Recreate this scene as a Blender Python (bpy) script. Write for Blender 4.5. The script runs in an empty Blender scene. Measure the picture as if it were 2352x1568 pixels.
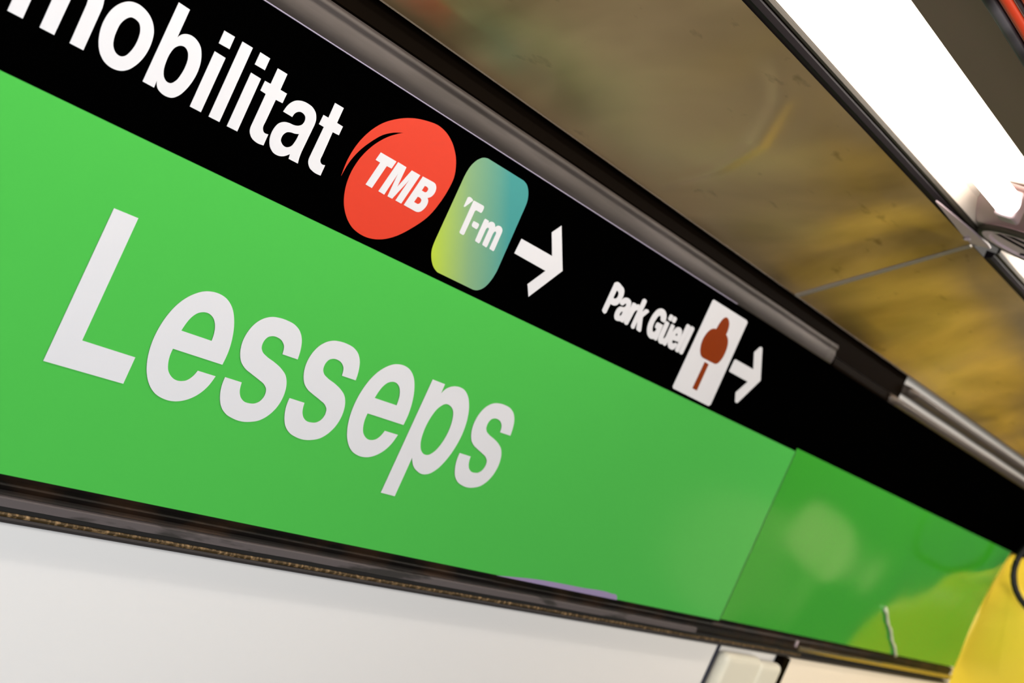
import bpy, bmesh, math, random
from mathutils import Vector, Matrix, noise
from mathutils.geometry import tessellate_polygon

# ---------------------------------------------------------------- camera, world, lights, exposure
# x runs along the sign band, y goes from the camera to the wall, z is up
CAM_Z = 2.15
sc = bpy.context.scene
F_PX, VP_DIST, ROLL = 3880.0, 2407.43, math.radians(24.308)
BETA = math.atan2(VP_DIST, F_PX)
cb, sb = math.cos(BETA), math.sin(BETA)
fwd = Vector((cb, sb, 0)); rgt = Vector((sb, -cb, 0)); upv = Vector((0, 0, 1))
cx = math.cos(ROLL) * rgt + math.sin(ROLL) * upv
cy = -math.sin(ROLL) * rgt + math.cos(ROLL) * upv
cam_data = bpy.data.cameras.new('camera'); cam = bpy.data.objects.new('camera', cam_data)
sc.collection.objects.link(cam); sc.camera = cam
M = Matrix((cx, cy, -fwd)).transposed().to_4x4(); M.translation = Vector((0, 0, CAM_Z))
cam.matrix_world = M
cam_data.sensor_width = 36.0; cam_data.lens = F_PX / 2352 * 36.0
cam_data.clip_start = 0.02
cam_data.dof.use_dof = True; cam_data.dof.focus_distance = 1.52; cam_data.dof.aperture_fstop = 9.0

sc.view_settings.view_transform = 'Standard'; sc.view_settings.look = 'None'
sc.view_settings.gamma = 1.0; sc.view_settings.use_curve_mapping = False
sc.view_settings.exposure = 0.0

w = bpy.data.worlds.new('station_air'); sc.world = w; w.use_nodes = True
bg = w.node_tree.nodes['Background']; bg.inputs[0].default_value = (0.72, 0.84, 1.0, 1); bg.inputs[1].default_value = 0.10

def area_lamp(name, loc, target, sx, sy, power, col):
    d = bpy.data.lights.new(name, 'AREA'); d.shape = 'RECTANGLE'; d.size = sx; d.size_y = sy
    d.energy = power; d.color = col
    o = bpy.data.objects.new(name, d); sc.collection.objects.link(o); o.location = loc
    o.rotation_euler = (Vector(target) - Vector(loc)).to_track_quat('-Z', 'Y').to_euler()
    return o
# added unseen fill lights: cool key behind the camera, warm one further along
area_lamp('key_fill_light', (-0.05, -1.15, CAM_Z + 0.30), (0.9, 1.0, CAM_Z - 0.1), 1.5, 0.9, 49, (0.90, 0.95, 1.0))
area_lamp('far_fill_light', (3.4, -2.2, CAM_Z + 0.9), (3.2, 1.0, CAM_Z - 0.4), 3.0, 0.6, 50, (1.0, 0.87, 0.72))

def blob_light(name, loc, rad, power, col):
    d = bpy.data.lights.new(name, 'POINT'); d.shadow_soft_size = rad; d.energy = power; d.color = col
    o = bpy.data.objects.new(name, d); sc.collection.objects.link(o); o.location = loc
wl = area_lamp('low_wall_fill', (2.3, -1.2, CAM_Z - 0.55), (4.0, 0.9, CAM_Z - 0.45), 0.8, 0.4, 5.5, (1.0, 0.90, 0.72)); wl.data.spread = math.radians(100)  # added unseen fill that brightens the yellow casing and lower wall
blob_light('reflection_blob_light', (6.18, -0.20, CAM_Z - 0.216), 0.12, 0.45, (1.0, 0.80, 0.42))  # added unseen lights, placed to make pale blobs reflected in the boards
blob_light('reflection_blob_light', (5.40, -0.20, CAM_Z - 0.36), 0.22, 0.45, (1.0, 0.82, 0.45))

# ---------------------------------------------------------------- helpers
C = sc.collection
random.seed(4)
def Z(h): return CAM_Z + h
def link(name, me, m=None, parent=None):
    o = bpy.data.objects.new(name, me); C.objects.link(o)
    if m is not None and me is not None: me.materials.append(m)
    if parent is not None: o.parent = parent
    return o
def empty(name, loc=(0, 0, 0)):
    o = bpy.data.objects.new(name, None); C.objects.link(o); o.location = loc; o.empty_display_size = 0.05
    return o
def tag(o, label=None, cat=None, group=None, kind=None):
    if label: o['label'] = label
    if cat: o['category'] = cat
    if group: o['group'] = group
    if kind: o['kind'] = kind
    return o
def mesh(name, verts, faces, m, parent=None, smooth=False, org=None):
    me = bpy.data.meshes.new(name)
    if parent is not None and org is None:
        org = parent_world(parent)
    org = Vector(org) if org is not None else Vector((0, 0, 0))
    me.from_pydata([Vector(v) - org for v in verts], [], faces); me.update()
    bm = bmesh.new(); bm.from_mesh(me); bmesh.ops.recalc_face_normals(bm, faces=bm.faces); bm.to_mesh(me); bm.free()
    if smooth:
        for p in me.polygons: p.use_smooth = True
    o = link(name, me, m, parent)
    if parent is None: o.location = org
    return o
def parent_world(p):
    v = Vector((0, 0, 0))
    while p is not None: v += p.location; p = p.parent
    return v
def bevel(o, wd, seg=2):
    b = o.modifiers.new('bevel', 'BEVEL'); b.width = wd; b.segments = seg; b.limit_method = 'ANGLE'; b.angle_limit = math.radians(35)
    return o
def box(name, x0, x1, y0, y1, z0, z1, m, parent=None, bv=0, org=None):
    v = [(x, y, z) for x in (x0, x1) for y in (y0, y1) for z in (z0, z1)]
    f = [(0, 1, 3, 2), (4, 6, 7, 5), (0, 4, 5, 1), (2, 3, 7, 6), (0, 2, 6, 4), (1, 5, 7, 3)]
    o = mesh(name, v, f, m, parent, org=org)
    if bv: bevel(o, bv)
    return o
def extrude(name, prof, s0, s1, m, parent=None, n=1, org=None, smooth=False, wob=0.0):
    """closed (y, h) profile swept along x"""
    k = len(prof); v = []; f = []
    for i in range(n + 1):
        x = s0 + (s1 - s0) * i / n
        for (y, h) in prof:
            dz = wob * noise.noise(Vector((x * 6, y * 9, h * 20))) if wob else 0
            v.append((x, y + dz, Z(h) + dz))
    for i in range(n):
        for j in range(k):
            a = i * k + j; b = i * k + (j + 1) % k
            f.append((a, b, b + k, a + k))
    f.append(tuple(range(k - 1, -1, -1))); f.append(tuple(n * k + j for j in range(k)))
    return mesh(name, v, f, m, parent, smooth=smooth, org=org)
def tube(name, pts, r, m, parent=None, seg=12, caps=True, org=None):
    v = []; f = []; P = [Vector(p) for p in pts]; n = len(P)
    up = Vector((0.13, 0.21, 1)).normalized()
    for i, p in enumerate(P):
        t = (P[min(i + 1, n - 1)] - P[max(i - 1, 0)]).normalized()
        a = t.cross(up).normalized(); b = a.cross(t).normalized()
        rr = r[i] if isinstance(r, (list, tuple)) else r
        for j in range(seg):
            an = 2 * math.pi * j / seg
            v.append(p + a * math.cos(an) * rr + b * math.sin(an) * rr)
    for i in range(n - 1):
        for j in range(seg):
            a = i * seg + j; b = i * seg + (j + 1) % seg
            f.append((a, b, b + seg, a + seg))
    if caps:
        f.append(tuple(range(seg))[::-1]); f.append(tuple((n - 1) * seg + j for j in range(seg)))
    return mesh(name, v, f, m, parent, smooth=True, org=org)

def spline(loop, sub=6):
    """closed outline of (x, z, corner flag): smooth between corners"""
    n = len(loop); out = []
    for i in range(n):
        p1 = loop[i]; p2 = loop[(i + 1) % n]; p0 = loop[i - 1]; p3 = loop[(i + 2) % n]
        a = Vector(p1[:2]); b = Vector(p2[:2])
        if p1[2] and p2[2]: out.append(a); continue
        d = (b - a).length
        def tan(q0, q, q2, corner, first):
            q0, q, q2 = Vector(q0[:2]), Vector(q[:2]), Vector(q2[:2])
            if corner: return None
            d1 = max((q - q0).length, 1e-7); d2 = max((q2 - q).length, 1e-7)
            v = ((q - q0) / d1 * d2 + (q2 - q) / d2 * d1) / (d1 + d2)
            return v * d
        t1 = tan(p0, p1, p2, p1[2], True); t2 = tan(p1, p2, p3, p2[2], False)
        if t1 is None: t1 = 1.5 * (b - a) - 0.5 * t2
        if t2 is None: t2 = 1.5 * (b - a) - 0.5 * t1
        for k in range(sub):
            u = k / sub; u2 = u * u; u3 = u2 * u
            out.append((2*u3 - 3*u2 + 1) * a + (u3 - 2*u2 + u) * t1 + (-2*u3 + 3*u2) * b + (u3 - u2) * t2)
    return out
def film(name, shapes, y, m, parent, thick=0.0003, sub=6):
    """flat lettering film: shapes = list of (loops, (dx, dz)) on the plane y"""
    V = []; Fc = []
    for loops, (dx, dz) in shapes:
        L = [[(p.x + dx, p.y + dz) for p in spline(l, sub)] for l in loops]
        flat = [Vector((q[0], q[1], 0)) for l in L for q in l]
        tris = tessellate_polygon([[Vector((q[0], q[1], 0)) for q in l] for l in L])
        b0 = len(V); N = len(flat)
        V += [(q.x, y, Z(q.y)) for q in flat]; V += [(q.x, y + thick, Z(q.y)) for q in flat]
        for t in tris:
            A, B, Cc = (flat[i] for i in t)
            if (B - A).cross(Cc - A).z < 0: t = (t[0], t[2], t[1])
            Fc.append((b0 + t[0], b0 + t[1], b0 + t[2]))
        off = 0
        for l in L:
            k = len(l)
            for j in range(k):
                a = b0 + off + j; b = b0 + off + (j + 1) % k
                Fc.append((a, b, b + N, a + N))
            off += k
    org = parent_world(parent)
    me = bpy.data.meshes.new(name); me.from_pydata([Vector(v) - org for v in V], [], Fc); me.update()
    return link(name, me, m, parent)

# ---------------------------------------------------------------- materials
def mat(name, col, rough=0.5, metal=0.0, ior=1.45, spec=0.5):
    m = bpy.data.materials.new(name); m.use_nodes = True
    b = m.node_tree.nodes['Principled BSDF']
    b.inputs['Base Color'].default_value = (*col, 1); b.inputs['Roughness'].default_value = rough
    b.inputs['Metallic'].default_value = metal; b.inputs['IOR'].default_value = ior
    b.inputs['Specular IOR Level'].default_value = spec
    return m
def nodes(m): return m.node_tree.nodes, m.node_tree.links, m.node_tree.nodes['Principled BSDF']
def coords(m, scale=(1, 1, 1)):
    N, L, b = nodes(m)
    tc = N.new('ShaderNodeTexCoord'); mp = N.new('ShaderNodeMapping'); mp.inputs['Scale'].default_value = scale
    L.new(tc.outputs['Object'], mp.inputs['Vector']); return mp.outputs['Vector']
def noise_mix(m, c1, c2, scale, stretch=(1, 1, 1), lo=0.35, hi=0.65, detail=6, target='Base Color', distort=0.0):
    N, L, b = nodes(m)
    t = N.new('ShaderNodeTexNoise'); t.inputs['Scale'].default_value = scale; t.inputs['Detail'].default_value = detail
    t.inputs['Distortion'].default_value = distort
    L.new(coords(m, stretch), t.inputs['Vector'])
    r = N.new('ShaderNodeValToRGB'); r.color_ramp.elements[0].position = lo; r.color_ramp.elements[1].position = hi
    if isinstance(c1, tuple):
        r.color_ramp.elements[0].color = (*c1, 1); r.color_ramp.elements[1].color = (*c2, 1)
    else:
        r.color_ramp.elements[0].color = (c1, c1, c1, 1); r.color_ramp.elements[1].color = (c2, c2, c2, 1)
    L.new(t.outputs['Fac'], r.inputs['Fac'])
    if target: L.new(r.outputs['Color'], b.inputs[target])
    return r
def bump(m, scale, strength, dist=0.002, stretch=(1, 1, 1), detail=3):
    N, L, b = nodes(m)
    t = N.new('ShaderNodeTexNoise'); t.inputs['Scale'].default_value = scale; t.inputs['Detail'].default_value = detail
    L.new(coords(m, stretch), t.inputs['Vector'])
    bp = N.new('ShaderNodeBump'); bp.inputs['Strength'].default_value = strength; bp.inputs['Distance'].default_value = dist
    L.new(t.outputs['Fac'], bp.inputs['Height'])
    if b.inputs['Normal'].is_linked: L.new(b.inputs['Normal'].links[0].from_socket, bp.inputs['Normal'])
    L.new(bp.outputs['Normal'], b.inputs['Normal'])

m_green = mat('green_enamel', (0.070, 0.475, 0.068), 0.12)
m_green2 = mat('green_enamel_wavy_dimmed', (0.038, 0.355, 0.018), 0.10); bump(m_green2, 2.2, 0.35, 0.03, (1, 1, 1), 1)  # darker base than the first board: light falloff put into the colour
m_black = mat('black_vinyl', (0.0003, 0.0003, 0.0003), 0.6, ior=1.05, spec=0.0)
m_white = mat('white_vinyl', (0.67, 0.67, 0.70), 0.4, spec=0.2)
m_red = mat('red_vinyl', (0.62, 0.040, 0.016), 0.4, spec=0.2)
m_brown = mat('brown_vinyl', (0.21, 0.028, 0.0005), 0.5, spec=0.05)
m_lilac = mat('lilac_film', (0.30, 0.24, 0.42), 0.45)
m_plaster = mat('cream_plaster', (0.80, 0.785, 0.77), 0.75); bump(m_plaster, 60, 0.05, 0.001)
m_steel = mat('brushed_grey_steel', (0.13, 0.11, 0.10), 0.5, 0.3)
noise_mix(m_steel, (0.040, 0.032, 0.028), (0.072, 0.060, 0.056), 9, (0.6, 6, 6)); bump(m_steel, 120, 0.08, 0.0006, (0.2, 4, 4))
m_dark = mat('dark_paint_and_shade', (0.004, 0.0022, 0.001), 0.5, ior=1.12, spec=0.1)
m_darkrail = mat('near_black_channel_and_fade', (0.004, 0.003, 0.0025), 0.5, spec=0.3)
noise_mix(m_darkrail, (0.002, 0.001, 0.0006), (0.030, 0.013, 0.005), 26, (0.5, 1, 1), 0.45, 0.7)
m_grime = mat('worn_grey_paint', (0.1, 0.08, 0.08), 0.6, spec=0.2)
noise_mix(m_grime, (0.035, 0.032, 0.03), (0.10, 0.085, 0.085), 16, (0.35, 1, 2.5), 0.38, 0.43)
m_gilt = mat('flaking_gold_strip', (0.2, 0.12, 0.04), 0.5, 0.3)
noise_mix(m_gilt, (0.055, 0.032, 0.008), (0.42, 0.27, 0.13), 90, (1.6, 1, 1.6), 0.48, 0.70)
m_black_rub = mat('black_rubber', (0.004, 0.004, 0.004), 0.6)
m_lip = mat('dark_grey_lip', (0.03, 0.026, 0.026), 0.5, spec=0.3)
m_lit_lip = mat('lit_lip_lilac', (0.36, 0.32, 0.42), 0.4)
m_brass = mat('brass_stains_and_reflections', (0.5, 0.38, 0.18), 0.3, 0.9)
m_drum = mat('pale_drum_plastic', (0.85, 0.62, 0.74), 0.4)
m_endplate = mat('smoky_end_plate', (0.50, 0.36, 0.34), 0.5)
m_joint = mat('light_steel_joint', (0.28, 0.25, 0.21), 0.45, 0.3)
m_house = mat('grey_luminaire_steel', (0.22, 0.13, 0.10), 0.6)
m_lampframe = mat('dark_lamp_frame', (0.008, 0.005, 0.0065), 0.6, spec=0.2)
m_lampframe2 = mat('olive_lamp_lip', (0.04, 0.034, 0.026), 0.6, spec=0.2)
m_reflector = mat('white_reflector', (0.70, 0.62, 0.54), 0.5)
m_capgrey = mat('pale_grey_moulding', (0.46, 0.36, 0.39), 0.4)
m_redc = mat('red_cable_sheath', (0.75, 0.055, 0.012), 0.45)
m_cable = mat('dusty_black_cable', (0.02, 0.018, 0.02), 0.6)
noise_mix(m_cable, (0.006, 0.004, 0.005), (0.09, 0.08, 0.085), 11, (1, 1, 1), 0.42, 0.6, 1)
m_yellow = mat('yellow_enamel', (1.0, 0.76, 0.06), 0.3)
m_lit_wall = mat('lit_wall_cream', (0.97, 0.86, 0.70), 0.5)
m_trunk = mat('beige_trunking_plastic', (0.78, 0.75, 0.63), 0.35)
m_floor = mat('terrazzo_floor', (0.36, 0.33, 0.29), 0.35)
noise_mix(m_floor, (0.22, 0.20, 0.18), (0.45, 0.42, 0.37), 40)
m_tube = bpy.data.materials.new('lit_fluorescent_glass'); m_tube.use_nodes = True
_b = m_tube.node_tree.nodes['Principled BSDF']; _b.inputs['Base Color'].default_value = (0.9, 0.9, 0.9, 1)
_b.inputs['Emission Color'].default_value = (1.0, 0.93, 0.86, 1); _b.inputs['Emission Strength'].default_value = 12.0
m_card = mat('green_to_teal_print', (0.3, 0.5, 0.3), 0.4, spec=0.2)
def setup_card():
    N, L, b = nodes(m_card)
    g = N.new('ShaderNodeNewGeometry'); s = N.new('ShaderNodeSeparateXYZ'); L.new(g.outputs['Position'], s.inputs[0])
    # printed fade: runs from lower left (lime) to upper right (teal)
    a = N.new('ShaderNodeMath'); a.operation = 'MULTIPLY_ADD'; L.new(s.outputs['X'], a.inputs[0]); a.inputs[1].default_value = 1.0 / 0.127; a.inputs[2].default_value = -1.396 / 0.127
    c = N.new('ShaderNodeMath'); c.operation = 'MULTIPLY_ADD'; L.new(s.outputs['Z'], c.inputs[0]); c.inputs[1].default_value = 0.75 / 0.125; c.inputs[2].default_value = -0.75 * (CAM_Z + 0.035) / 0.125
    d = N.new('ShaderNodeMath'); d.operation = 'ADD'; L.new(a.outputs[0], d.inputs[0]); L.new(c.outputs[0], d.inputs[1])
    e = N.new('ShaderNodeMath'); e.operation = 'DIVIDE'; L.new(d.outputs[0], e.inputs[0]); e.inputs[1].default_value = 1.65
    r = N.new('ShaderNodeValToRGB'); el = r.color_ramp.elements
    el[0].position = 0.05; el[0].color = (0.42, 0.55, 0.03, 1); el[1].position = 0.82; el[1].color = (0.045, 0.27, 0.26, 1)
    x = el.new(0.42); x.color = (0.20, 0.36, 0.18, 1)
    L.new(e.outputs[0], r.inputs['Fac']); L.new(r.outputs['Color'], b.inputs['Base Color'])
setup_card()
def setup_brass():
    N, L, b = nodes(m_brass)
    r1 = noise_mix(m_brass, (0.26, 0.18, 0.08), (0.88, 0.68, 0.40), 2.4, (1, 1, 1), 0.3, 0.7, 4, target=None, distort=0.6)  # broad light and dark tones stand in for reflections in the metal
    r2 = noise_mix(m_brass, (0.25, 0.18, 0.10), (1, 1, 1), 26, (0.5, 1.6, 1.6), 0.24, 0.36, 5, target=None)
    mx = N.new('ShaderNodeMix'); mx.data_type = 'RGBA'; mx.blend_type = 'MULTIPLY'; mx.inputs['Factor'].default_value = 0.6
    L.new(r1.outputs['Color'], mx.inputs[6]); L.new(r2.outputs['Color'], mx.inputs[7]); L.new(mx.outputs[2], b.inputs['Base Color'])
    bump(m_brass, 3.0, 0.5, 0.03, (1, 1, 1), 1); bump(m_brass, 90, 0.06, 0.001)
setup_brass()
GLYPHS = {
 'Le': [[[1.1749,-0.1268,1],[1.1752,-0.1145,0],[1.1724,-0.1011,0],[1.1658,-0.0871,0],[1.1556,-0.0757,0],[1.1447,-0.07,0],[1.1327,-0.0679,0],[1.1215,-0.0686,0],[1.1126,-0.0708,0],[1.1032,-0.0756,0],[1.0936,-0.0834,0],[1.086,-0.094,0],[1.0814,-0.1058,0],[1.0792,-0.1196,0],[1.0802,-0.1334,0],[1.0842,-0.1458,0],[1.0902,-0.1555,0],[1.0982,-0.1632,0],[1.1088,-0.1689,0],[1.1203,-0.1713,0],[1.1316,-0.1715,0],[1.1417,-0.1697,0],[1.1527,-0.1652,0],[1.1622,-0.1583,0],[1.1687,-0.1501,0],[1.173,-0.1386,1],[1.148,-0.1387,1],[1.1452,-0.1446,0],[1.1403,-0.1495,0],[1.1339,-0.1519,0],[1.1262,-0.1524,0],[1.1181,-0.1501,0],[1.1121,-0.1459,0],[1.1086,-0.1403,0],[1.1066,-0.1336,0],[1.1065,-0.1269,1]],[[1.1484,-0.1095,1],[1.147,-0.1015,0],[1.1442,-0.0957,0],[1.1385,-0.0902,0],[1.1315,-0.0876,0],[1.1236,-0.0878,0],[1.1163,-0.0908,0],[1.111,-0.0966,0],[1.1083,-0.103,0],[1.1067,-0.1096,1]]],
 'Ls': [[[1.2714,-0.0995,1],[1.2696,-0.0903,0],[1.2651,-0.0809,0],[1.2574,-0.0739,0],[1.2472,-0.0699,0],[1.2339,-0.0684,0],[1.2219,-0.0687,0],[1.2111,-0.0704,0],[1.201,-0.0747,0],[1.193,-0.0818,0],[1.1885,-0.0907,0],[1.1874,-0.101,0],[1.1907,-0.1111,0],[1.1966,-0.1183,0],[1.2057,-0.1233,0],[1.2171,-0.1263,0],[1.2311,-0.1295,0],[1.2415,-0.1325,0],[1.2467,-0.1362,0],[1.2484,-0.1418,0],[1.246,-0.1479,0],[1.2402,-0.1518,0],[1.2329,-0.1532,0],[1.2238,-0.1529,0],[1.2162,-0.1493,0],[1.2127,-0.1453,0],[1.2099,-0.1367,1],[1.1855,-0.1367,1],[1.1862,-0.1455,0],[1.1904,-0.1555,0],[1.1964,-0.1628,0],[1.2072,-0.1688,0],[1.2191,-0.1712,0],[1.2322,-0.1717,0],[1.2451,-0.1697,0],[1.2568,-0.1657,0],[1.2664,-0.1583,0],[1.2729,-0.1481,0],[1.2747,-0.1363,0],[1.2712,-0.1249,0],[1.2652,-0.1181,0],[1.255,-0.1131,0],[1.2414,-0.1093,0],[1.2274,-0.1065,0],[1.2188,-0.1034,0],[1.2154,-0.1002,0],[1.2145,-0.0945,0],[1.2171,-0.0896,0],[1.2225,-0.087,0],[1.2305,-0.0864,0],[1.2391,-0.0883,0],[1.2446,-0.0922,0],[1.2473,-0.0997,1]]],
 'Lp': [[[1.4964,-0.0715,1],[1.5218,-0.0716,1],[1.5221,-0.0829,1],[1.5271,-0.0764,0],[1.5355,-0.0717,0],[1.5477,-0.0691,0],[1.5631,-0.0703,0],[1.5749,-0.0759,0],[1.5836,-0.0842,0],[1.5919,-0.0988,0],[1.5953,-0.1165,0],[1.5931,-0.1342,0],[1.5865,-0.1506,0],[1.5778,-0.1622,0],[1.5663,-0.17,0],[1.5543,-0.1725,0],[1.5429,-0.1711,0],[1.5305,-0.1662,0],[1.5222,-0.1583,1],[1.5222,-0.2039,1],[1.4949,-0.2039,1]],[[1.5391,-0.0915,0],[1.549,-0.0917,0],[1.5589,-0.0962,0],[1.5646,-0.1051,0],[1.5672,-0.1177,0],[1.5655,-0.1311,0],[1.5593,-0.1433,0],[1.5506,-0.15,0],[1.541,-0.151,0],[1.5315,-0.1472,0],[1.5251,-0.1395,0],[1.5216,-0.1263,0],[1.5226,-0.1124,0],[1.528,-0.0995,0]]],
 'LL': [[[0.9752,-0.034,1],[1.0043,-0.0339,1],[1.0032,-0.1437,1],[1.0682,-0.144,1],[1.068,-0.1686,1],[0.9733,-0.1688,1]]],
 'mo': [[[0.9013,0.1164,0],[0.9094,0.1182,0],[0.9183,0.1174,0],[0.9268,0.1145,0],[0.9331,0.11,0],[0.9368,0.1052,0],[0.939,0.098,0],[0.9392,0.0901,0],[0.9372,0.0819,0],[0.9335,0.0752,0],[0.9289,0.0701,0],[0.9238,0.067,0],[0.9173,0.0653,0],[0.9098,0.0652,0],[0.9018,0.0673,0],[0.8953,0.0715,0],[0.8909,0.0769,0],[0.8877,0.084,0],[0.8864,0.0918,0],[0.8871,0.0993,0],[0.89,0.1066,0],[0.8948,0.1123,0]],[[0.909,0.1064,0],[0.9148,0.1069,0],[0.9201,0.1052,0],[0.9235,0.1009,0],[0.925,0.0947,0],[0.9247,0.0883,0],[0.9229,0.0825,0],[0.9206,0.0787,0],[0.9173,0.0766,0],[0.9129,0.0762,0],[0.9082,0.0778,0],[0.9048,0.0809,0],[0.9027,0.0856,0],[0.9019,0.092,0],[0.9025,0.0984,0],[0.9054,0.1036,0]]],
 'mb': [[[0.9478,0.1355,1],[0.9617,0.135,1],[0.9616,0.1106,1],[0.9643,0.1141,0],[0.9692,0.1168,0],[0.9761,0.1177,0],[0.9838,0.1161,0],[0.9898,0.1127,0],[0.9937,0.1077,0],[0.9965,0.101,0],[0.9974,0.0937,0],[0.9963,0.0849,0],[0.9932,0.0766,0],[0.9889,0.0702,0],[0.9832,0.0662,0],[0.9765,0.065,0],[0.9696,0.0657,0],[0.9641,0.068,0],[0.9607,0.0728,1],[0.9609,0.0667,1],[0.9472,0.0669,1]],[[0.9684,0.1063,0],[0.9739,0.1069,0],[0.9786,0.1046,0],[0.9816,0.0999,0],[0.9826,0.0932,0],[0.9819,0.0865,0],[0.9799,0.0804,0],[0.976,0.0763,0],[0.9706,0.0757,0],[0.9659,0.078,0],[0.9628,0.0826,0],[0.9614,0.0891,0],[0.9615,0.0966,0],[0.9635,0.1024,0]]],
 'mi1': [[[1.0054,0.1161,1],[1.0198,0.1158,1],[1.0195,0.0666,1],[1.0053,0.0666,1]]],
 'mi1d': [[[1.0057,0.1348,1],[1.0196,0.1348,1],[1.0197,0.1237,1],[1.0058,0.1235,1]]],
 'ml': [[[1.0298,0.1347,1],[1.0439,0.1346,1],[1.0439,0.0665,1],[1.0297,0.0664,1]]],
 'mi2': [[[1.0541,0.1158,1],[1.0681,0.1155,1],[1.0681,0.0664,1],[1.054,0.0663,1]]],
 'mi2d': [[[1.0543,0.1347,1],[1.0681,0.1344,1],[1.0681,0.1234,1],[1.0541,0.1234,1]]],
 'mt1': [[[1.0817,0.1305,1],[1.0956,0.1304,1],[1.0957,0.1156,1],[1.1052,0.1155,1],[1.105,0.1064,1],[1.0955,0.1061,1],[1.0951,0.0849,1],[1.0953,0.0795,0],[1.0976,0.077,0],[1.1049,0.0766,1],[1.105,0.0662,1],[1.0942,0.0657,0],[1.0857,0.0682,0],[1.0817,0.0722,0],[1.0809,0.0786,1],[1.0812,0.1062,1],[1.0734,0.1066,1],[1.0737,0.1157,1],[1.0816,0.1158,1]]],
 'mt2': [[[1.1681,0.13,1],[1.182,0.13,1],[1.1819,0.1152,1],[1.1915,0.115,1],[1.1913,0.1062,1],[1.1817,0.1059,1],[1.1819,0.0825,1],[1.1823,0.0778,0],[1.1848,0.076,0],[1.1911,0.0762,1],[1.1911,0.0658,1],[1.1798,0.0659,0],[1.1718,0.0681,0],[1.1675,0.0723,0],[1.1669,0.0783,1],[1.1677,0.106,1],[1.16,0.1061,1],[1.1605,0.1154,1],[1.1682,0.1154,1]]],
 'ma': [[[1.1237,0.1,1],[1.1248,0.1037,0],[1.1286,0.1068,0],[1.1348,0.1075,0],[1.1395,0.1056,0],[1.1409,0.1027,0],[1.1402,0.099,0],[1.1367,0.0963,0],[1.1305,0.0946,0],[1.123,0.0941,0],[1.1173,0.0929,0],[1.1109,0.0889,0],[1.108,0.0819,0],[1.1086,0.0745,0],[1.1128,0.0683,0],[1.119,0.0649,0],[1.1267,0.0641,0],[1.1346,0.066,0],[1.1411,0.0703,1],[1.1421,0.066,1],[1.1559,0.066,1],[1.1548,0.0698,0],[1.154,0.0774,1],[1.155,0.103,1],[1.1542,0.1079,0],[1.1507,0.1127,0],[1.1443,0.116,0],[1.1347,0.1172,0],[1.1248,0.1161,0],[1.1177,0.1131,0],[1.1131,0.1084,0],[1.1102,0.1003,1]],[[1.1412,0.0898,1],[1.1362,0.0883,0],[1.1302,0.0875,0],[1.125,0.0856,0],[1.1223,0.0819,0],[1.1225,0.0777,0],[1.1265,0.0748,0],[1.134,0.0744,0],[1.1386,0.0773,0],[1.1405,0.0822,0]]],
 'disc': [[[1.2183,0.0745,1],[1.2172,0.0907,0],[1.2204,0.1066,0],[1.2286,0.1222,0],[1.2417,0.1361,0],[1.2581,0.1463,0],[1.2776,0.1545,0],[1.3021,0.1604,0],[1.3237,0.1626,0],[1.3417,0.16,0],[1.3577,0.1535,0],[1.374,0.14,0],[1.381,0.1263,0],[1.3805,0.1116,0],[1.3769,0.0974,0],[1.3707,0.0832,0],[1.3495,0.0601,0],[1.3334,0.0478,0],[1.3122,0.0378,0],[1.2943,0.034,0],[1.2801,0.0337,0],[1.2624,0.0368,0],[1.2497,0.043,0],[1.2379,0.0536,0],[1.231,0.0671,0],[1.2292,0.0806,0],[1.2329,0.0975,0],[1.2423,0.1132,0],[1.2561,0.1266,0],[1.2762,0.1386,1],[1.2608,0.1332,0],[1.2489,0.1266,0],[1.2377,0.1162,0],[1.2269,0.1025,0],[1.2207,0.0891,0]]],
 'TT': [[[1.257,0.1117,1],[1.2844,0.1115,1],[1.282,0.1033,1],[1.2737,0.1031,1],[1.2667,0.0779,1],[1.2559,0.0781,1],[1.2625,0.1029,1],[1.2545,0.1031,1]]],
 'TM': [[[1.2874,0.1118,1],[1.3025,0.1115,1],[1.3018,0.0902,1],[1.3124,0.1114,1],[1.3279,0.1114,1],[1.3186,0.078,1],[1.3081,0.0781,1],[1.3149,0.1021,1],[1.3022,0.078,1],[1.294,0.078,1],[1.2945,0.1023,1],[1.2882,0.0779,1],[1.2779,0.0782,1]]],
 'TB': [[[1.3327,0.1117,1],[1.3517,0.1119,1],[1.3574,0.1109,0],[1.3608,0.1079,0],[1.3615,0.103,0],[1.3589,0.0983,0],[1.354,0.0953,1],[1.357,0.0933,0],[1.3581,0.089,0],[1.356,0.0837,0],[1.3526,0.0801,0],[1.3486,0.0783,0],[1.3437,0.0778,1],[1.3234,0.078,1]],[[1.3417,0.1044,1],[1.3469,0.1044,0],[1.3492,0.1034,0],[1.349,0.1005,0],[1.3467,0.099,1],[1.3403,0.099,1]],[[1.3383,0.0916,1],[1.3441,0.0915,0],[1.3466,0.09,0],[1.3462,0.0871,0],[1.3432,0.0853,1],[1.3365,0.0854,1]]],
 'card': [[[1.422,0.1611,1],[1.4982,0.1613,1],[1.5087,0.1587,0],[1.5165,0.1526,0],[1.5212,0.1444,0],[1.5222,0.136,1],[1.5234,0.0626,1],[1.52,0.0498,0],[1.5138,0.0405,0],[1.503,0.0344,0],[1.4943,0.0332,1],[1.4228,0.0332,1],[1.4117,0.0368,0],[1.4028,0.0436,0],[1.3976,0.0513,0],[1.3961,0.06,1],[1.3967,0.1326,1],[1.3997,0.1459,0],[1.406,0.1542,0],[1.4133,0.159,0]]],
 'ca': [[[1.4168,0.1159,1],[1.4183,0.1168,0],[1.4271,0.1163,1],[1.4276,0.1155,1],[1.4195,0.1063,1],[1.4182,0.1056,0],[1.4167,0.1058,1]]],
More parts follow.
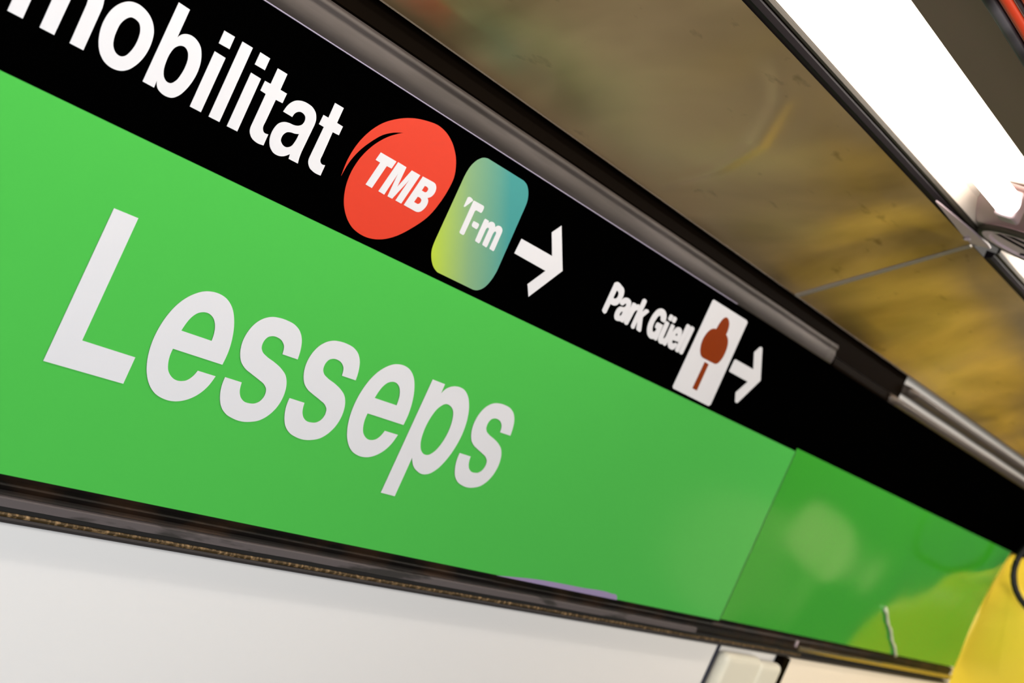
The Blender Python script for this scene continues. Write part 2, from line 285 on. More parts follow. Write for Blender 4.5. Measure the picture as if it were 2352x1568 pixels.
 'cT': [[[1.4301,0.1163,1],[1.4487,0.1165,1],[1.4506,0.1157,0],[1.4512,0.1102,1],[1.4499,0.1087,0],[1.4477,0.1086,1],[1.4399,0.1086,1],[1.4385,0.1072,1],[1.4382,0.0813,1],[1.4373,0.0798,0],[1.4351,0.0794,1],[1.4302,0.0796,1],[1.4288,0.0806,1],[1.4286,0.1145,1],[1.4288,0.1157,0]]],
 'cd': [[[1.4454,0.0977,1],[1.4536,0.0978,1],[1.4556,0.097,0],[1.4558,0.093,1],[1.4548,0.0916,0],[1.4528,0.0914,1],[1.4457,0.0916,1],[1.4439,0.0927,0],[1.4438,0.0965,1],[1.4443,0.0975,0]]],
 'cm': [[[1.4619,0.1057,1],[1.4696,0.1055,1],[1.4701,0.1032,1],[1.4736,0.1056,0],[1.4782,0.1065,0],[1.483,0.105,0],[1.4852,0.1028,1],[1.4882,0.1054,0],[1.4919,0.1064,0],[1.4969,0.1058,0],[1.5003,0.1034,0],[1.5011,0.0998,1],[1.5016,0.0814,1],[1.5007,0.0797,0],[1.4981,0.0796,1],[1.4926,0.0797,1],[1.4916,0.0807,1],[1.4917,0.097,1],[1.4905,0.0988,0],[1.4882,0.0989,0],[1.4863,0.0958,1],[1.4863,0.0813,1],[1.4851,0.0795,0],[1.4828,0.0796,1],[1.4769,0.0798,1],[1.4759,0.0812,1],[1.4759,0.0976,1],[1.4744,0.0988,0],[1.4724,0.0985,0],[1.4707,0.0963,1],[1.4707,0.0814,1],[1.4696,0.0797,0],[1.4673,0.0796,1],[1.4618,0.0799,1],[1.4608,0.0808,1],[1.4607,0.104,1]]],
 'ar1': [[[1.5414,0.1061,1],[1.6136,0.106,1],[1.5925,0.1288,1],[1.6054,0.1409,1],[1.6474,0.0971,1],[1.6035,0.0532,1],[1.5908,0.0651,1],[1.614,0.0878,1],[1.5403,0.0884,1]]],
 'ar2': [[[2.1704,0.1049,1],[2.1747,0.1065,1],[2.2425,0.1065,1],[2.2207,0.1283,1],[2.2308,0.1388,1],[2.2362,0.1404,1],[2.2411,0.1395,1],[2.2824,0.0975,1],[2.2405,0.0534,1],[2.2349,0.0522,1],[2.2307,0.0534,1],[2.2197,0.0652,1],[2.2426,0.0869,1],[2.1729,0.0871,1],[2.1699,0.0881,1]]],
 'box': [[[2.0304,0.1602,1],[2.0337,0.1619,1],[2.154,0.1617,1],[2.1593,0.1595,1],[2.1599,0.0338,1],[2.1546,0.0309,1],[2.0316,0.0315,1],[2.0276,0.0338,1]]],
 'tree': [[[2.0763,0.1297,1],[2.0787,0.1394,0],[2.0834,0.1471,0],[2.0903,0.1504,0],[2.0989,0.1493,0],[2.1076,0.1439,0],[2.1114,0.1361,0],[2.1118,0.1297,1],[2.1214,0.1265,0],[2.1285,0.1206,0],[2.1328,0.1106,0],[2.1317,0.0983,0],[2.1252,0.0897,0],[2.1166,0.0867,1],[2.0744,0.0863,1],[2.0637,0.0892,0],[2.056,0.0959,0],[2.0516,0.1076,0],[2.055,0.1186,0],[2.0626,0.1258,0]]],
 'trunk': [[[2.0857,0.0829,1],[2.0999,0.0824,1],[2.0999,0.0428,1],[2.0842,0.0432,1]]],
 'PP': [[[1.7688,0.1145,1],[1.7706,0.116,0],[1.7882,0.1161,1],[1.7942,0.115,0],[1.7988,0.1123,0],[1.8019,0.1064,0],[1.8013,0.0996,0],[1.7981,0.0941,0],[1.7924,0.0911,0],[1.7848,0.0903,0],[1.7808,0.0903,1],[1.7804,0.0788,1],[1.7785,0.0771,0],[1.7711,0.0775,1],[1.7683,0.0788,1]],[[1.7813,0.1083,1],[1.7865,0.1075,0],[1.789,0.1057,0],[1.7898,0.1019,0],[1.7871,0.0989,0],[1.781,0.0986,1]]],
 'Pa': [[[1.81,0.0958,1],[1.8125,0.0977,0],[1.8143,0.0995,0],[1.8168,0.0996,0],[1.8181,0.0979,0],[1.8169,0.0957,0],[1.8122,0.0942,0],[1.806,0.0933,0],[1.8017,0.0903,0],[1.8001,0.0846,0],[1.8017,0.0796,0],[1.8073,0.0764,0],[1.8139,0.0761,0],[1.8192,0.0773,1],[1.828,0.0772,1],[1.8297,0.0799,1],[1.8291,0.1007,0],[1.8269,0.1042,0],[1.8205,0.1066,0],[1.8117,0.1066,0],[1.8053,0.1043,0],[1.8019,0.1004,0],[1.8016,0.0966,0],[1.8044,0.0957,0]],[[1.8168,0.0895,1],[1.813,0.0875,0],[1.8124,0.0844,0],[1.8152,0.083,0],[1.817,0.0848,0]]],
 'Pr': [[[1.8324,0.1056,1],[1.8396,0.1058,1],[1.842,0.1049,0],[1.845,0.1063,0],[1.85,0.1065,1],[1.8503,0.0994,1],[1.8455,0.0975,0],[1.8441,0.0944,0],[1.8438,0.0903,1],[1.842,0.0786,1],[1.8397,0.0771,0],[1.8318,0.0778,1],[1.8304,0.0784,1],[1.8306,0.1045,1]]],
 'Pk': [[[1.8534,0.1159,0],[1.861,0.1158,1],[1.8627,0.1146,1],[1.863,0.1002,1],[1.8675,0.1055,1],[1.8699,0.1061,0],[1.8779,0.1058,0],[1.8796,0.1048,1],[1.8702,0.0952,1],[1.8808,0.0792,1],[1.879,0.0772,0],[1.8746,0.077,0],[1.8688,0.0777,1],[1.8665,0.0792,1],[1.8619,0.0876,1],[1.8617,0.078,1],[1.8593,0.0767,0],[1.8529,0.0772,0],[1.8507,0.0787,1],[1.8507,0.1141,1]]],
 'PG': [[[1.906,0.1163,0],[1.915,0.1166,0],[1.9228,0.1144,0],[1.9284,0.1102,0],[1.9313,0.1046,1],[1.9289,0.1022,1],[1.9202,0.1022,1],[1.9164,0.1037,1],[1.9139,0.1066,0],[1.9109,0.1075,0],[1.9077,0.106,0],[1.9052,0.1016,0],[1.9041,0.095,0],[1.906,0.0892,0],[1.9094,0.0859,0],[1.9137,0.0854,0],[1.9166,0.088,0],[1.9171,0.0906,1],[1.9119,0.091,1],[1.9102,0.0927,1],[1.9103,0.0973,1],[1.9134,0.0989,1],[1.9292,0.0988,1],[1.9305,0.078,1],[1.9271,0.0767,1],[1.9209,0.0775,1],[1.9137,0.0761,0],[1.905,0.0771,0],[1.8972,0.0808,0],[1.8919,0.0872,0],[1.8903,0.0964,0],[1.8922,0.1052,0],[1.8973,0.1124,0]]],
 'Pu': [[[1.934,0.1058,1],[1.9416,0.1054,1],[1.9434,0.1041,1],[1.9441,0.0866,1],[1.9451,0.084,0],[1.948,0.085,0],[1.9493,0.0892,1],[1.949,0.1044,1],[1.9507,0.1059,1],[1.9592,0.1055,1],[1.9607,0.1041,1],[1.9604,0.0791,1],[1.958,0.0768,0],[1.9502,0.0774,1],[1.945,0.0762,0],[1.937,0.0771,0],[1.9323,0.0802,0],[1.9307,0.0841,1],[1.9313,0.1046,1]]],
 'Pd1': [[[1.9349,0.115,1],[1.9375,0.1161,1],[1.9443,0.1158,1],[1.9456,0.1145,1],[1.9452,0.1089,1],[1.9428,0.1078,1],[1.9357,0.1085,1],[1.9343,0.1099,1]]],
 'Pd2': [[[1.9491,0.1161,1],[1.956,0.1157,1],[1.9577,0.1144,1],[1.9574,0.1097,1],[1.9544,0.1079,1],[1.9481,0.1084,1],[1.9463,0.1094,1],[1.9468,0.1152,1]]],
 'Pe': [[[1.9884,0.0892,1],[1.9889,0.0967,0],[1.9863,0.1032,0],[1.9807,0.1062,0],[1.9735,0.1067,0],[1.9673,0.1049,0],[1.9621,0.0988,0],[1.9595,0.0903,0],[1.9608,0.0828,0],[1.9667,0.0777,0],[1.9749,0.0761,0],[1.9817,0.0766,0],[1.9868,0.0796,0],[1.9885,0.0843,0],[1.988,0.0864,1],[1.9819,0.0867,1],[1.9782,0.0848,0],[1.9746,0.0843,0],[1.9716,0.0861,0],[1.9713,0.088,1]],[[1.9739,0.0984,1],[1.9773,0.0971,0],[1.9775,0.095,1],[1.9721,0.0955,1]]],
 'Pl1': [[[1.9928,0.1161,1],[2.0007,0.1158,1],[2.0025,0.114,1],[2.001,0.0779,1],[1.9982,0.0765,1],[1.9911,0.077,1],[1.989,0.0787,1],[1.9895,0.1144,1]]],
 'Pl2': [[[2.0067,0.1165,1],[2.0142,0.1158,1],[2.016,0.1141,1],[2.0145,0.0785,1],[2.0115,0.0765,1],[2.0045,0.0769,1],[2.002,0.0785,1],[2.0029,0.1145,1]]],
}
SHIFT = {'s2': [0.099, -0.0004], 's3': [0.4213, -0.0012], 'e2': [0.3062, -0.0008]}

# ---------------------------------------------------------------- the setting
S0, S1 = 0.25, 4.02
wall = box('wall_back', -0.6, 7.0, 1.016, 1.12, 0.0, Z(0.60), m_plaster, org=(0, 1.016, 0)); tag(wall, kind='structure')
fl = box('floor', -1.5, 8.0, -3.2, 1.12, -0.06, 0.0, m_floor, org=(0, 0, 0)); tag(fl, kind='structure')
ce = box('ceiling', -0.6, 7.0, -0.2, 1.12, Z(0.60), Z(0.66), m_dark, org=(0, 0, Z(0.60))); tag(ce, kind='structure')

# ---------------------------------------------------------------- the sign band: two enamel boards end to end
def G(n, d=(0, 0)): return (GLYPHS[n], d)
SEAM = 2.522
TOP, EDGE, BOT = 0.1735, 0.0266, -0.2672
sign = empty('station_sign', (S0, 1.0, Z(BOT)))
tag(sign, 'long black and green sign board with white lettering under the steel rail', 'sign')
bevel(box('green_board', S0, SEAM, 1.0, 1.010, Z(BOT), Z(EDGE), m_green, sign), 0.0006, 1)
box('black_band', S0, SEAM, 0.9998, 1.0098, Z(EDGE), Z(TOP), m_black, sign)
YL = 0.9993
film('station_name_lettering', [G('LL'), G('Le'), G('Ls'), G('Ls', SHIFT['s2']), G('Le', SHIFT['e2']), G('Lp'), G('Ls', SHIFT['s3'])], YL, m_white, sign)['label'] = 'large white station name lettering'
M_GLYPH = [[(.802,.067,1),(.802,.116,1),(.8155,.116,1),(.816,.1105,1),(.821,.1155,0),(.828,.118,0),(.836,.1175,0),(.8435,.1135,0),(.847,.1095,1),(.853,.1155,0),(.860,.118,0),(.868,.1175,0),(.876,.1125,0),(.880,.102,1),(.880,.067,1),(.8653,.067,1),(.865,.098,1),(.863,.1045,0),(.858,.1065,0),(.852,.104,0),(.8495,.097,1),(.849,.067,1),(.834,.067,1),(.834,.098,1),(.832,.1045,0),(.827,.1065,0),(.820,.104,0),(.817,.096,1),(.817,.067,1)]]
film('ticket_line_lettering', [(M_GLYPH, (0, 0))] + [G(k) for k in ('mo', 'mb', 'mi1', 'mi1d', 'ml', 'mi2', 'mi2d', 'mt1', 'ma', 'mt2')], YL, m_white, sign)['label'] = 'bold white lettering on the black band'
disc = film('round_emblem', [G('disc')], YL + 0.0001, m_red, sign, sub=10); disc['label'] = 'red oval emblem with a thin crescent'
film('emblem_lettering', [G('TT'), G('TM'), G('TB')], YL - 0.0002, m_white, disc)
card = film('card_emblem', [G('card')], YL + 0.0001, m_card, sign, sub=10); card['label'] = 'rounded emblem fading from lime to teal'
film('emblem_lettering', [G('ca'), G('cT'), G('cd'), G('cm')], YL - 0.0002, m_white, card)
film('arrow', [G('ar1')], YL, m_white, sign)['label'] = 'large white arrow beside the teal emblem'
film('park_lettering', [G(k) for k in ('PP', 'Pa', 'Pr', 'Pk', 'PG', 'Pu', 'Pd1', 'Pd2', 'Pe', 'Pl1', 'Pl2')], YL, m_white, sign)['label'] = 'small white lettering before the pictogram'
pic = film('pictogram_panel', [G('box')], YL + 0.0001, m_white, sign); pic['label'] = 'white square with a brown spire symbol'
film('spire_symbol', [G('tree'), G('trunk')], YL - 0.0002, m_brown, pic)
film('arrow', [G('ar2')], YL, m_white, sign)['label'] = 'small white arrow after the pictogram'

blank = empty('sign_extension_board', (SEAM + 0.004, 1.002, Z(-0.264)))
tag(blank, 'blank green board with black upper band, beyond the seam beside the yellow casing', 'sign')
EX = 4.005
endc = [(3.962 + 1.9 * (h + 0.15) ** 2 - 0.012, h, 0) for h in [-0.24, -0.18, -0.12, -0.06, -0.01]]
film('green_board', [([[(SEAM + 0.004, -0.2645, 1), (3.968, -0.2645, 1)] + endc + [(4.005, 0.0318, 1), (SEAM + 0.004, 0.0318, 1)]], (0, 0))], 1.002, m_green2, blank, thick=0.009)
box('black_band', SEAM + 0.004, 4.6, 1.0018, 1.0108, Z(0.0320), Z(0.1725), m_black, blank)
m_gap_shade = mat('dark_green_gap_shade', (0.004, 0.02, 0.004), 0.5, spec=0.2)
box('end_gap_shade', 3.90, 3.985, 1.0112, 1.0150, Z(-0.264), Z(0.031), m_gap_shade, blank)  # dark backing stands in for the shade at the end of the board
m_seam = mat('grey_seam_sealant', (0.05, 0.11, 0.05), 0.4); noise_mix(m_seam, (0.02, 0.07, 0.02), (0.45, 0.55, 0.48), 30, (1, 1, 1), 0.62, 0.72, 2)
box('seam_sealant', SEAM + 0.0002, SEAM + 0.0038, 1.0004, 1.010, Z(-0.264), Z(0.0262), m_seam, blank)

st = film('lilac_sticker', [([[(1.80, -0.2674, 1), (1.90, -0.2618, 0), (2.03, -0.2602, 0), (2.118, -0.2598, 0), (2.138, -0.262, 0), (2.143, -0.2674, 1)]], (0, 0))], YL, m_lilac, sign)
st.parent = None; st.location = (S0, 1.0, Z(BOT))
tag(st, 'lilac strip of film left on the lower edge of the green board', 'sticker')

# pale bead standing in for a reflected light streak on the blank board
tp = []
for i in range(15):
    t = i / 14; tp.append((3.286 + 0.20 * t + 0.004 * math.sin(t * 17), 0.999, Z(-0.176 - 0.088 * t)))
m_streak = mat('reflected_streak', (0.60, 0.66, 0.50), 0.25)
streak = tube('reflection_streak', tp, [0.0048 if i in (0, 14) else 0.0024 + 0.0018 * abs(math.sin(i * 1.9)) for i in range(15)], m_streak, None, 8, org=tp[14])
tag(streak, 'narrow pale bead standing in for a reflected light streak low on the blank green board', 'streak')

# ---------------------------------------------------------------- rails
r1 = empty('upper_steel_rail', (S0, 0.99, Z(0.1735)))
tag(r1, 'scuffed grey steel rail above the lettered part of the sign', 'rail')
extrude('rail_body', [(1.0158, 0.1735), (0.9990, 0.1736), (0.9975, 0.1755), (0.9966, 0.182), (0.9966, 0.189), (0.9982, 0.1940), (0.9985, 0.1965), (0.9968, 0.1985), (0.9968, 0.2015), (0.9985, 0.2052), (1.0158, 0.2056)], S0, 2.50, m_steel, r1, n=60, wob=0.0004, smooth=True)
extrude('lit_edge_lip', [(0.9992, 0.1730), (0.9972, 0.1731), (0.9970, 0.1741), (0.9985, 0.1744)], S0, 2.10, m_lit_lip, r1, n=1)  # pale colour stands in for the light caught on the lip
m_steel2 = mat('bent_dark_steel', (0.07, 0.055, 0.045), 0.4, 0.4)
r2 = empty('upper_rail_extension', (2.52, 0.99, Z(0.1735)))
tag(r2, 'darker bent rail above the blank end of the sign', 'rail')
extrude('rail_body', [(1.0158, 0.1730), (1.003, 0.1730), (1.002, 0.177), (1.004, 0.188), (1.0158, 0.190)], 2.52, 2.82, m_dark, r2)  # dark colour stands in for the lack of reflections along this stretch
extrude('rail_body', [(1.0158, 0.1730), (1.0015, 0.1730), (0.998, 0.176), (0.996, 0.183), (0.999, 0.188), (1.006, 0.1895), (1.0158, 0.190)], 2.821, 4.4, m_steel2, r2, n=40, wob=0.0006, smooth=True)
extrude('top_flange', [(1.0158, 0.200), (1.004, 0.200), (0.997, 0.207), (0.995, 0.214), (1.0, 0.217), (1.0158, 0.218)], 2.90, 4.4, m_steel2, r2, n=30, wob=0.0006, smooth=True)
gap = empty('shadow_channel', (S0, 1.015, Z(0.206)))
tag(gap, 'shaded recess between the steel rail and the brass panels, darkened by its colour', 'channel')
extrude('channel_back_shade', [(1.0158, 0.206), (1.0120, 0.206), (1.0120, 0.2325), (1.0158, 0.2335)], S0, 2.89, m_dark, gap)  # near-black strip stands in for the shade inside the recess
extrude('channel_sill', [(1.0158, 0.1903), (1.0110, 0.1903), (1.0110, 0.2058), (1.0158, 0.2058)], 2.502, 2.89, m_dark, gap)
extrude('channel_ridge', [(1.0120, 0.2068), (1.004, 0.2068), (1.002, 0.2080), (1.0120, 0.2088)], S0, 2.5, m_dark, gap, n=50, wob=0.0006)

lo = empty('lower_frame_rail', (S0, 1.0, Z(-0.306)))
tag(lo, 'layered dark frame rail with grey and gold strips below the green board', 'rail')
extrude('dark_channel_and_fade', [(1.0158, -0.2680), (1.004, -0.2680), (1.006, -0.2725), (1.002, -0.276), (1.006, -0.281), (1.004, -0.2845), (1.0158, -0.2845)], S0, 3.965, m_darkrail, lo, n=30)
extrude('grey_strip', [(1.0158, -0.2848), (1.000, -0.2848), (0.9990, -0.2860), (0.9990, -0.2928), (1.000, -0.2932), (1.0158, -0.2932)], S0, 2.45, m_grime, lo, n=60, wob=0.0007)
extrude('dark_channel_and_fade', [(1.0158, -0.2848), (1.004, -0.2848), (1.003, -0.289), (1.004, -0.2932), (1.0158, -0.2932)], 2.452, 2.918, m_darkrail, lo, n=4)  # dark fill stands in for the grey strip's reflection fading out
extrude('rubber_seal', [(1.0158, -0.2934), (1.0020, -0.2934), (1.0020, -0.2978), (1.0158, -0.2978)], S0, 3.965, m_black_rub, lo)
extrude('gold_strip', [(1.0158, -0.2980), (1.0015, -0.2980), (1.0008, -0.2998), (1.0015, -0.3018), (1.0158, -0.3018)], S0, 2.95, m_gilt, lo, n=80, wob=0.0009)
extrude('lower_lip', [(1.0158, -0.3020), (1.0010, -0.3020), (1.0000, -0.3040), (1.0010, -0.3068), (1.0158, -0.3068)], S0, 3.965, m_lip, lo, n=1)
m_polish = mat('polished_brass_strip', (0.42, 0.33, 0.2), 0.22, 0.9)
extrude('polished_strip', [(1.0158, -0.2846), (1.001, -0.2846), (0.997, -0.288), (0.999, -0.2925), (1.0158, -0.2932)], 2.92, 3.965, m_polish, lo, n=20)
pin = tube('steel_pin', [(2.885, 0.995, Z(-0.273)), (2.885, 0.995, Z(-0.279)), (2.886, 0.995, Z(-0.2845))], 0.0028, m_capgrey, None, 10, org=(2.885, 0.995, Z(-0.2845)))
tag(pin, 'small steel pin standing in the lower rail under the blank board', 'pin')

# ---------------------------------------------------------------- wall fittings at the lower right
tr = empty('cable_trunking', (2.60, 1.02, 1.0))
tag(tr, 'beige rounded trunking running down the wall beside the brighter stretch of wall', 'trunking')
bevel(box('trunking_cover', 2.6048, 2.76, 0.990, 1.0158, 1.0, Z(-0.316), m_trunk, tr), 0.012, 4)
bevel(box('trunking_side_cover', 2.766, 2.87, 0.992, 1.0158, 1.0, Z(-0.322), m_trunk, tr), 0.012, 4)
bevel(box('joint_cover', 2.872, 2.905, 0.998, 1.0158, 1.0, Z(-0.309), m_dark, tr), 0.003, 2)
m_blue = mat('blue_black_gasket', (0.02, 0.022, 0.04), 0.5)
box('gasket', 2.600, 2.6045, 1.0115, 1.0158, 1.0, Z(-0.3075), m_blue, tr)
cp = box('lit_wall_stretch', 2.91, 4.4, 1.006, 1.0158, 1.0, Z(-0.3095), m_lit_wall, None, 0.002, org=(2.91, 1.006, 1.0))  # wall under brighter light, built as a paler slab
tag(cp, 'stretch of wall under the far end of the sign, its brighter light put in the colour', 'wall stretch')

# ---------------------------------------------------------------- brass ceiling panels, sloping up towards the room
NL, NR, HL, HR = 1.0, 0.790, 0.2330, 0.3860
CREASE = [(1.539, 0.961), (1.636, 0.815), (1.723, 0.569), (1.755, 0.342), (1.755, 0.105)]
def crease(x, t):
    q = Vector((x, t * 0.26)); d = 9.0
    for a, c in zip(CREASE, CREASE[1:]):
        A = Vector((a[0], a[1] * 0.26)); B = Vector((c[0], c[1] * 0.26)); ab = B - A
        u = max(0, min(1, (q - A).dot(ab) / ab.length_squared)); d = min(d, (q - (A + ab * u)).length)
    return 0.0026 * math.exp(-(d / 0.013) ** 2)
def brass_panel(s0, s1, drop, label):
    p = empty('ceiling_panel', (s0, NL, Z(HL))); tag(p, label, 'ceiling panel', 'brass ceiling panels')
    nx, ny = 220, 60; v = []; f = []
    for i in range(nx + 1):
        for j in range(ny + 1):
            x = s0 + (s1 - s0) * i / nx; t = j / ny
            y = NL + (NR - NL) * t; h = HL + (HR - HL) * t - drop
            e = min(1, min(i, nx - i) / 15, min(j, ny - j) / 10)
            b = 0.006 * e * noise.noise(Vector((x * 4.5, t * 1.6, s0)))
            b += crease(x, t) * e
            v.append((x, y - 0.6 * b, Z(h) - 0.8 * b))
    for i in range(nx):
        for j in range(ny):
            a = i * (ny + 1) + j; f.append((a, a + 1, a + ny + 2, a + ny + 1))
    o = mesh('sheet', v, f, m_brass, p, smooth=True)
    so = o.modifiers.new('thick', 'SOLIDIFY'); so.thickness = 0.002; so.offset = 1; so.use_rim = False
    extrude('folded_edge', [(NL + 0.0005, HL - 0.003 - drop), (NL - 0.0015, HL - 0.003 - drop), (NL - 0.0015, HL + 0.004 - drop), (NL + 0.0005, HL + 0.004 - drop)], s0, s1, m_steelbrown, p)
    return p
m_steelbrown = mat('brown_folded_edge', (0.05, 0.03, 0.012), 0.4)
brass_panel(S0, 2.268, 0.0, 'stained, reflection-toned brass ceiling panel on the near side of the cross joint')
brass_panel(2.274, 4.4, 0.0, 'stained, reflection-toned brass ceiling panel beyond the cross joint, next to the dim lamp end')
V = [(x, y, Z(hh)) for dz in (-.0035, -.0005) for (x, y, hh) in ((2.2655, NL - .002, HL + dz), (2.2775, NL - .002, HL + dz), (2.2655, NR, HR + dz), (2.2775, NR, HR + dz))]
jt = mesh('joint_strip', V, [(0, 1, 3, 2), (4, 6, 7, 5), (0, 4, 5, 1), (2, 3, 7, 6), (0, 2, 6, 4), (1, 5, 7, 3)], m_joint, None, org=(2.27, NL, Z(HL)))
tag(jt, 'thin steel joint strip crossing between the two brass panels', 'joint strip')

# ---------------------------------------------------------------- fluorescent luminaires
def luminaire(s0, s1, label, tube_s0, tube_s1, cap):
    p = empty('fluorescent_luminaire', (s0, 0.65, Z(0.40))); tag(p, label, 'lamp', 'ceiling luminaires')
    # frame rail towards the brass: ridge, dark groove, olive lip
    extrude('frame_rail', [(0.7915, 0.3850), (0.7860, 0.3878), (0.7830, 0.3882), (0.7790, 0.3930), (0.7790, 0.3975), (0.7915, 0.3975)], s0, s1, m_lampframe, p)
    extrude('frame_groove', [(0.7789, 0.3950), (0.7768, 0.3955), (0.7768, 0.3975), (0.7789, 0.3975)], s0, s1, m_dark, p)
    extrude('frame_lip', [(0.7767, 0.3958), (0.7735, 0.3970), (0.7728, 0.4005), (0.7745, 0.4300), (0.7767, 0.4300)], s0, s1, m_lampframe2, p)
    # trough: open downwards
    extrude('reflector', [(0.7722, 0.402), (0.765, 0.425), (0.745, 0.445), (0.700, 0.452), (0.640, 0.445), (0.600, 0.425), (0.592, 0.402), (0.5905, 0.402),
                          (0.598, 0.428), (0.639, 0.449), (0.700, 0.456), (0.747, 0.449), (0.768, 0.428), (0.7736, 0.402)], s0, s1, m_reflector, p)
    extrude('housing', [(0.5900, 0.4000), (0.513, 0.4000), (0.511, 0.4025), (0.511, 0.470), (0.775, 0.470), (0.775, 0.458), (0.592, 0.458), (0.5900, 0.440)], s0, s1, m_house, p)
    r = 0.0168; yc, hc = 0.706, 0.4205
    pts = []; rad = []
    for k in range(6):
        a = k / 5 * math.pi / 2; pts.append((tube_s0 + r * 0.8 * (1 - math.cos(a)), yc, Z(hc))); rad.append(max(r * math.sin(a), 0.001))
    for k in range(5, -1, -1):
        a = k / 5 * math.pi / 2; pts.append((tube_s1 - r * 0.8 * (1 - math.cos(a)), yc, Z(hc))); rad.append(max(r * math.sin(a), 0.001))
    tube('tube', pts, rad, m_tube, p, 20)
    if cap:
        # end assembly: angled end plate, lamp socket, round drum with rim and two wires
        e0 = tube_s1 + 0.004
        mesh('end_plate', [(e0 + .085, .769, Z(.404)), (e0 + .085, .594, Z(.404)), (e0 - .005, .594, Z(.448)), (e0 - .005, .769, Z(.448)),
             (s1, .769, Z(.404)), (s1, .594, Z(.404)), (s1, .594, Z(.448)), (s1, .769, Z(.448))],
             [(0, 1, 2, 3), (4, 7, 6, 5), (0, 4, 5, 1), (3, 2, 6, 7), (0, 3, 7, 4), (1, 5, 6, 2)], m_endplate, p)
        bevel(box('lamp_socket', e0 - 0.012, e0 + 0.022, 0.692, 0.720, Z(0.402), Z(0.440), m_capgrey, p), 0.005, 3)
        dc, dy, dr = s1 - 0.045, 0.690, 0.078
        N = 48; v = []; f = []
        prof = [(0.0, 0.398), (0.82, 0.398), (0.86, 0.3955), (1.0, 0.3955), (1.0, 0.4039)]
        for k in range(N):
            a = 2 * math.pi * k / N
            for (q, hh) in prof[1:]: v.append((dc + dr * q * math.cos(a), dy + dr * q * math.sin(a), Z(hh)))
        v.append((dc, dy, Z(0.398)))
        for k in range(N):
            k2 = (k + 1) % N
            for q in range(3): f.append((k * 4 + q, k * 4 + q + 1, k2 * 4 + q + 1, k2 * 4 + q))
            f.append((4 * N, k * 4, k2 * 4))
        mesh('end_drum', v, f, m_drum, p)
        rim = [(dc + dr * 1.02 * math.cos(2 * math.pi * k / 40), dy + dr * 1.02 * math.sin(2 * math.pi * k / 40), Z(0.3985)) for k in range(41)]
        tube('drum_rim', rim, 0.0045, m_lampframe2, p, 10, caps=False)
        tube('wire', [(dc - .06 + .012 * k, dy + .035 - .05 * math.sin(k / 9 * math.pi), Z(.3968)) for k in range(10)], 0.0016, m_dark, p, 8)
        tube('wire', [(dc - .05 + .09 * math.sin(k / 9 * math.pi * .5), dy + .05 - .011 * k, Z(.3968)) for k in range(10)], 0.0016, m_dark, p, 8)
    return p
luminaire(S0, 2.280, 'near luminaire with a bright tube ending above the cross joint', S0 + 0.03, 2.100, True)
luminaire(2.345, 4.4, 'next luminaire beyond the rounded lamp end', 2.40, 4.36, False)

bk = empty('corner_bracket', (2.262, 0.786, Z(0.386)))
tag(bk, 'small pale metal bracket at the corner where joint strip meets lamp frame', 'bracket')
mesh('bracket_plate', [(2.262, 0.792, Z(0.3838)), (2.300, 0.772, Z(0.3935)), (2.275, 0.771, Z(0.3945)), (2.06, 0.7825, Z(0.3872)), (2.06, 0.7835, Z(0.3866)), (2.20, 0.788, Z(0.3846)),
      (2.262, 0.792, Z(0.3858)), (2.300, 0.772, Z(0.3955)), (2.275, 0.771, Z(0.3965)), (2.06, 0.7825, Z(0.3892)), (2.06, 0.7835, Z(0.3886)), (2.20, 0.788, Z(0.3866))],
     [(0, 1, 2, 3, 4, 5), (6, 11, 10, 9, 8, 7), (0, 6, 7, 1), (1, 7, 8, 2), (2, 8, 9, 3), (3, 9, 10, 4), (4, 10, 11, 5), (5, 11, 6, 0)], m_capgrey, bk)
tube('screw', [(2.235, 0.7865, Z(0.3845)), (2.235, 0.7860, Z(0.3830)), (2.235, 0.7857, Z(0.3822))], [0.0055, 0.005, 0.0025], m_capgrey, bk, 12)

# ---------------------------------------------------------------- cables beside the housing
def cable(y, h, r, m, label, name='cable', wob=0.002, k0=0):
    pts = [(S0 + (4.6 - S0) * i / 80, y + wob * noise.noise(Vector((i * 0.23, k0, 0))), Z(h + wob * noise.noise(Vector((i * 0.2, k0, 7))))) for i in range(81)]
    o = tube(name, pts, r, m, None, 12, org=(S0, y, Z(h))); tag(o, label, 'cable', 'cables along the lamp housing')
cable(0.5008, 0.3975, 0.0055, m_cable, 'dusty black cable right against the grey lamp housing', k0=1)
cable(0.4900, 0.4020, 0.0047, m_redc, 'thicker red cable in the top right corner', k0=1)
cable(0.4835, 0.4062, 0.0022, m_cable, 'thin dark cable running between the two red cables', k0=1)
cable(0.4765, 0.4085, 0.0040, m_redc, 'thinner red cable outermost in the top right corner', k0=1)

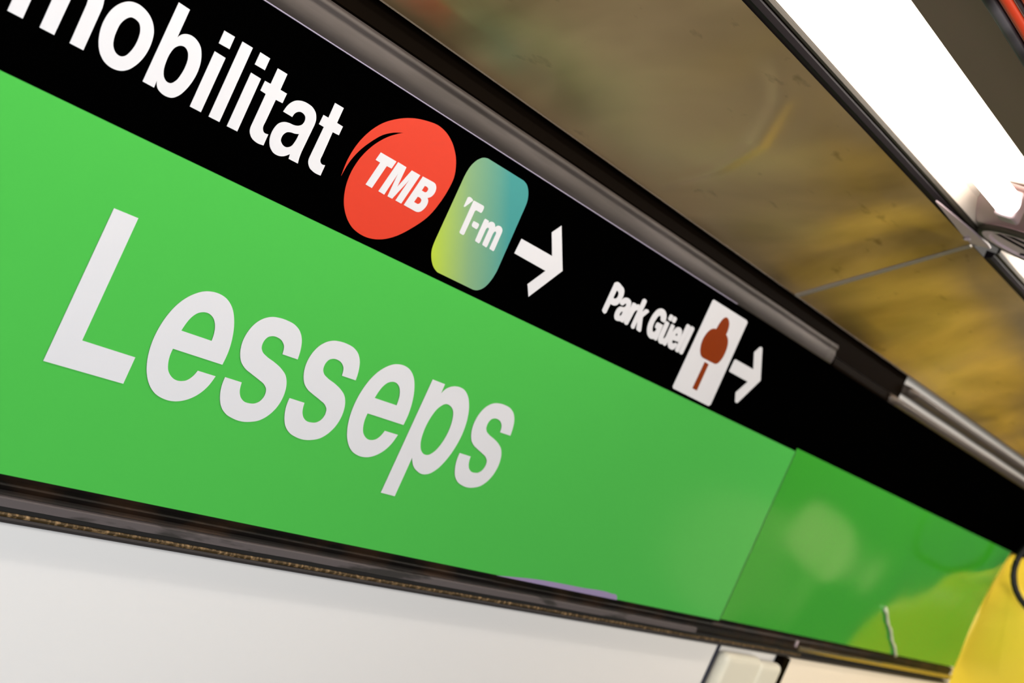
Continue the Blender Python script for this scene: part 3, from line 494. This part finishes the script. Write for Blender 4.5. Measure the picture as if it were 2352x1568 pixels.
# ---------------------------------------------------------------- yellow casing at the far end
ye = empty('yellow_casing', (4.02, 0.9, 0.0))
tag(ye, 'big yellow casing with a rounded shoulder at the far end of the sign', 'casing')
out_ = [(1.0158, 0.0312), (1.001, 0.0312), (0.991, 0.011), (0.976, -0.018), (0.940, -0.044), (0.911, -0.066), (0.89, -0.089), (0.872, -0.125), (0.852, -0.161), (0.825, -0.196), (0.79, -0.224),
        (0.757, -0.262), (0.731, -0.303), (0.712, -0.335), (0.700, -0.38), (0.698, -0.50), (0.705, -0.58), (0.73, -0.62), (0.80, -0.63), (1.001, -0.63), (1.0158, -0.63)]
def casing():
    # front face bows towards the camera around the middle of its height
    def front(h): return 3.990 + 1.9 * (h + 0.15) ** 2 if h > -0.32 else 4.045 + 0.12 * (-0.32 - h)
    hs = sorted(set([q[1] for q in out_])); K = len(out_); v = []; f = []
    # fine outline
    O = []
    for i in range(K):
        a = out_[i]; c = out_[(i + 1) % K]; m_ = max(1, int(math.hypot(a[0] - c[0], a[1] - c[1]) / 0.02))
        for q in range(m_): O.append((a[0] + (c[0] - a[0]) * q / m_, a[1] + (c[1] - a[1]) * q / m_))
    cy0, ch0 = 0.90, -0.30; n = len(O)
    rings = [(1.0, 5.3, 0), (1.0, None, 0.012), (0.985, None, 0.003), (0.95, None, 0.0), (0.8, None, -0.001), (0.5, None, -0.002), (0.2, None, -0.002)]
    for (k, sx, d) in rings:
        for (y, h) in O:
            yy = cy0 + (y - cy0) * k; hh = ch0 + (h - ch0) * k
            if y > 1.0: yy = y
            v.append(((sx if sx else front(hh) + d + 0.25 * max(0, 1.0 - yy) ** 2), yy, Z(hh)))
    for a in range(len(rings) - 1):
        for j in range(n): f.append((a * n + j, a * n + (j + 1) % n, (a + 1) * n + (j + 1) % n, (a + 1) * n + j))
    f.append(tuple(range(n))); f.append(tuple((len(rings) - 1) * n + j for j in range(n))[::-1])
    return mesh('casing_shell', v, f, m_yellow, ye, smooth=True)
casing()
hoop = []
for i in range(33):
    a = 2 * math.pi * i / 32
    hoop.append((3.945, 0.875 + 0.0925 * math.cos(a), Z(0.020 + 0.0925 * math.sin(a))))
tube('hoop', hoop, 0.008, m_black_rub, ye, 10, caps=False)
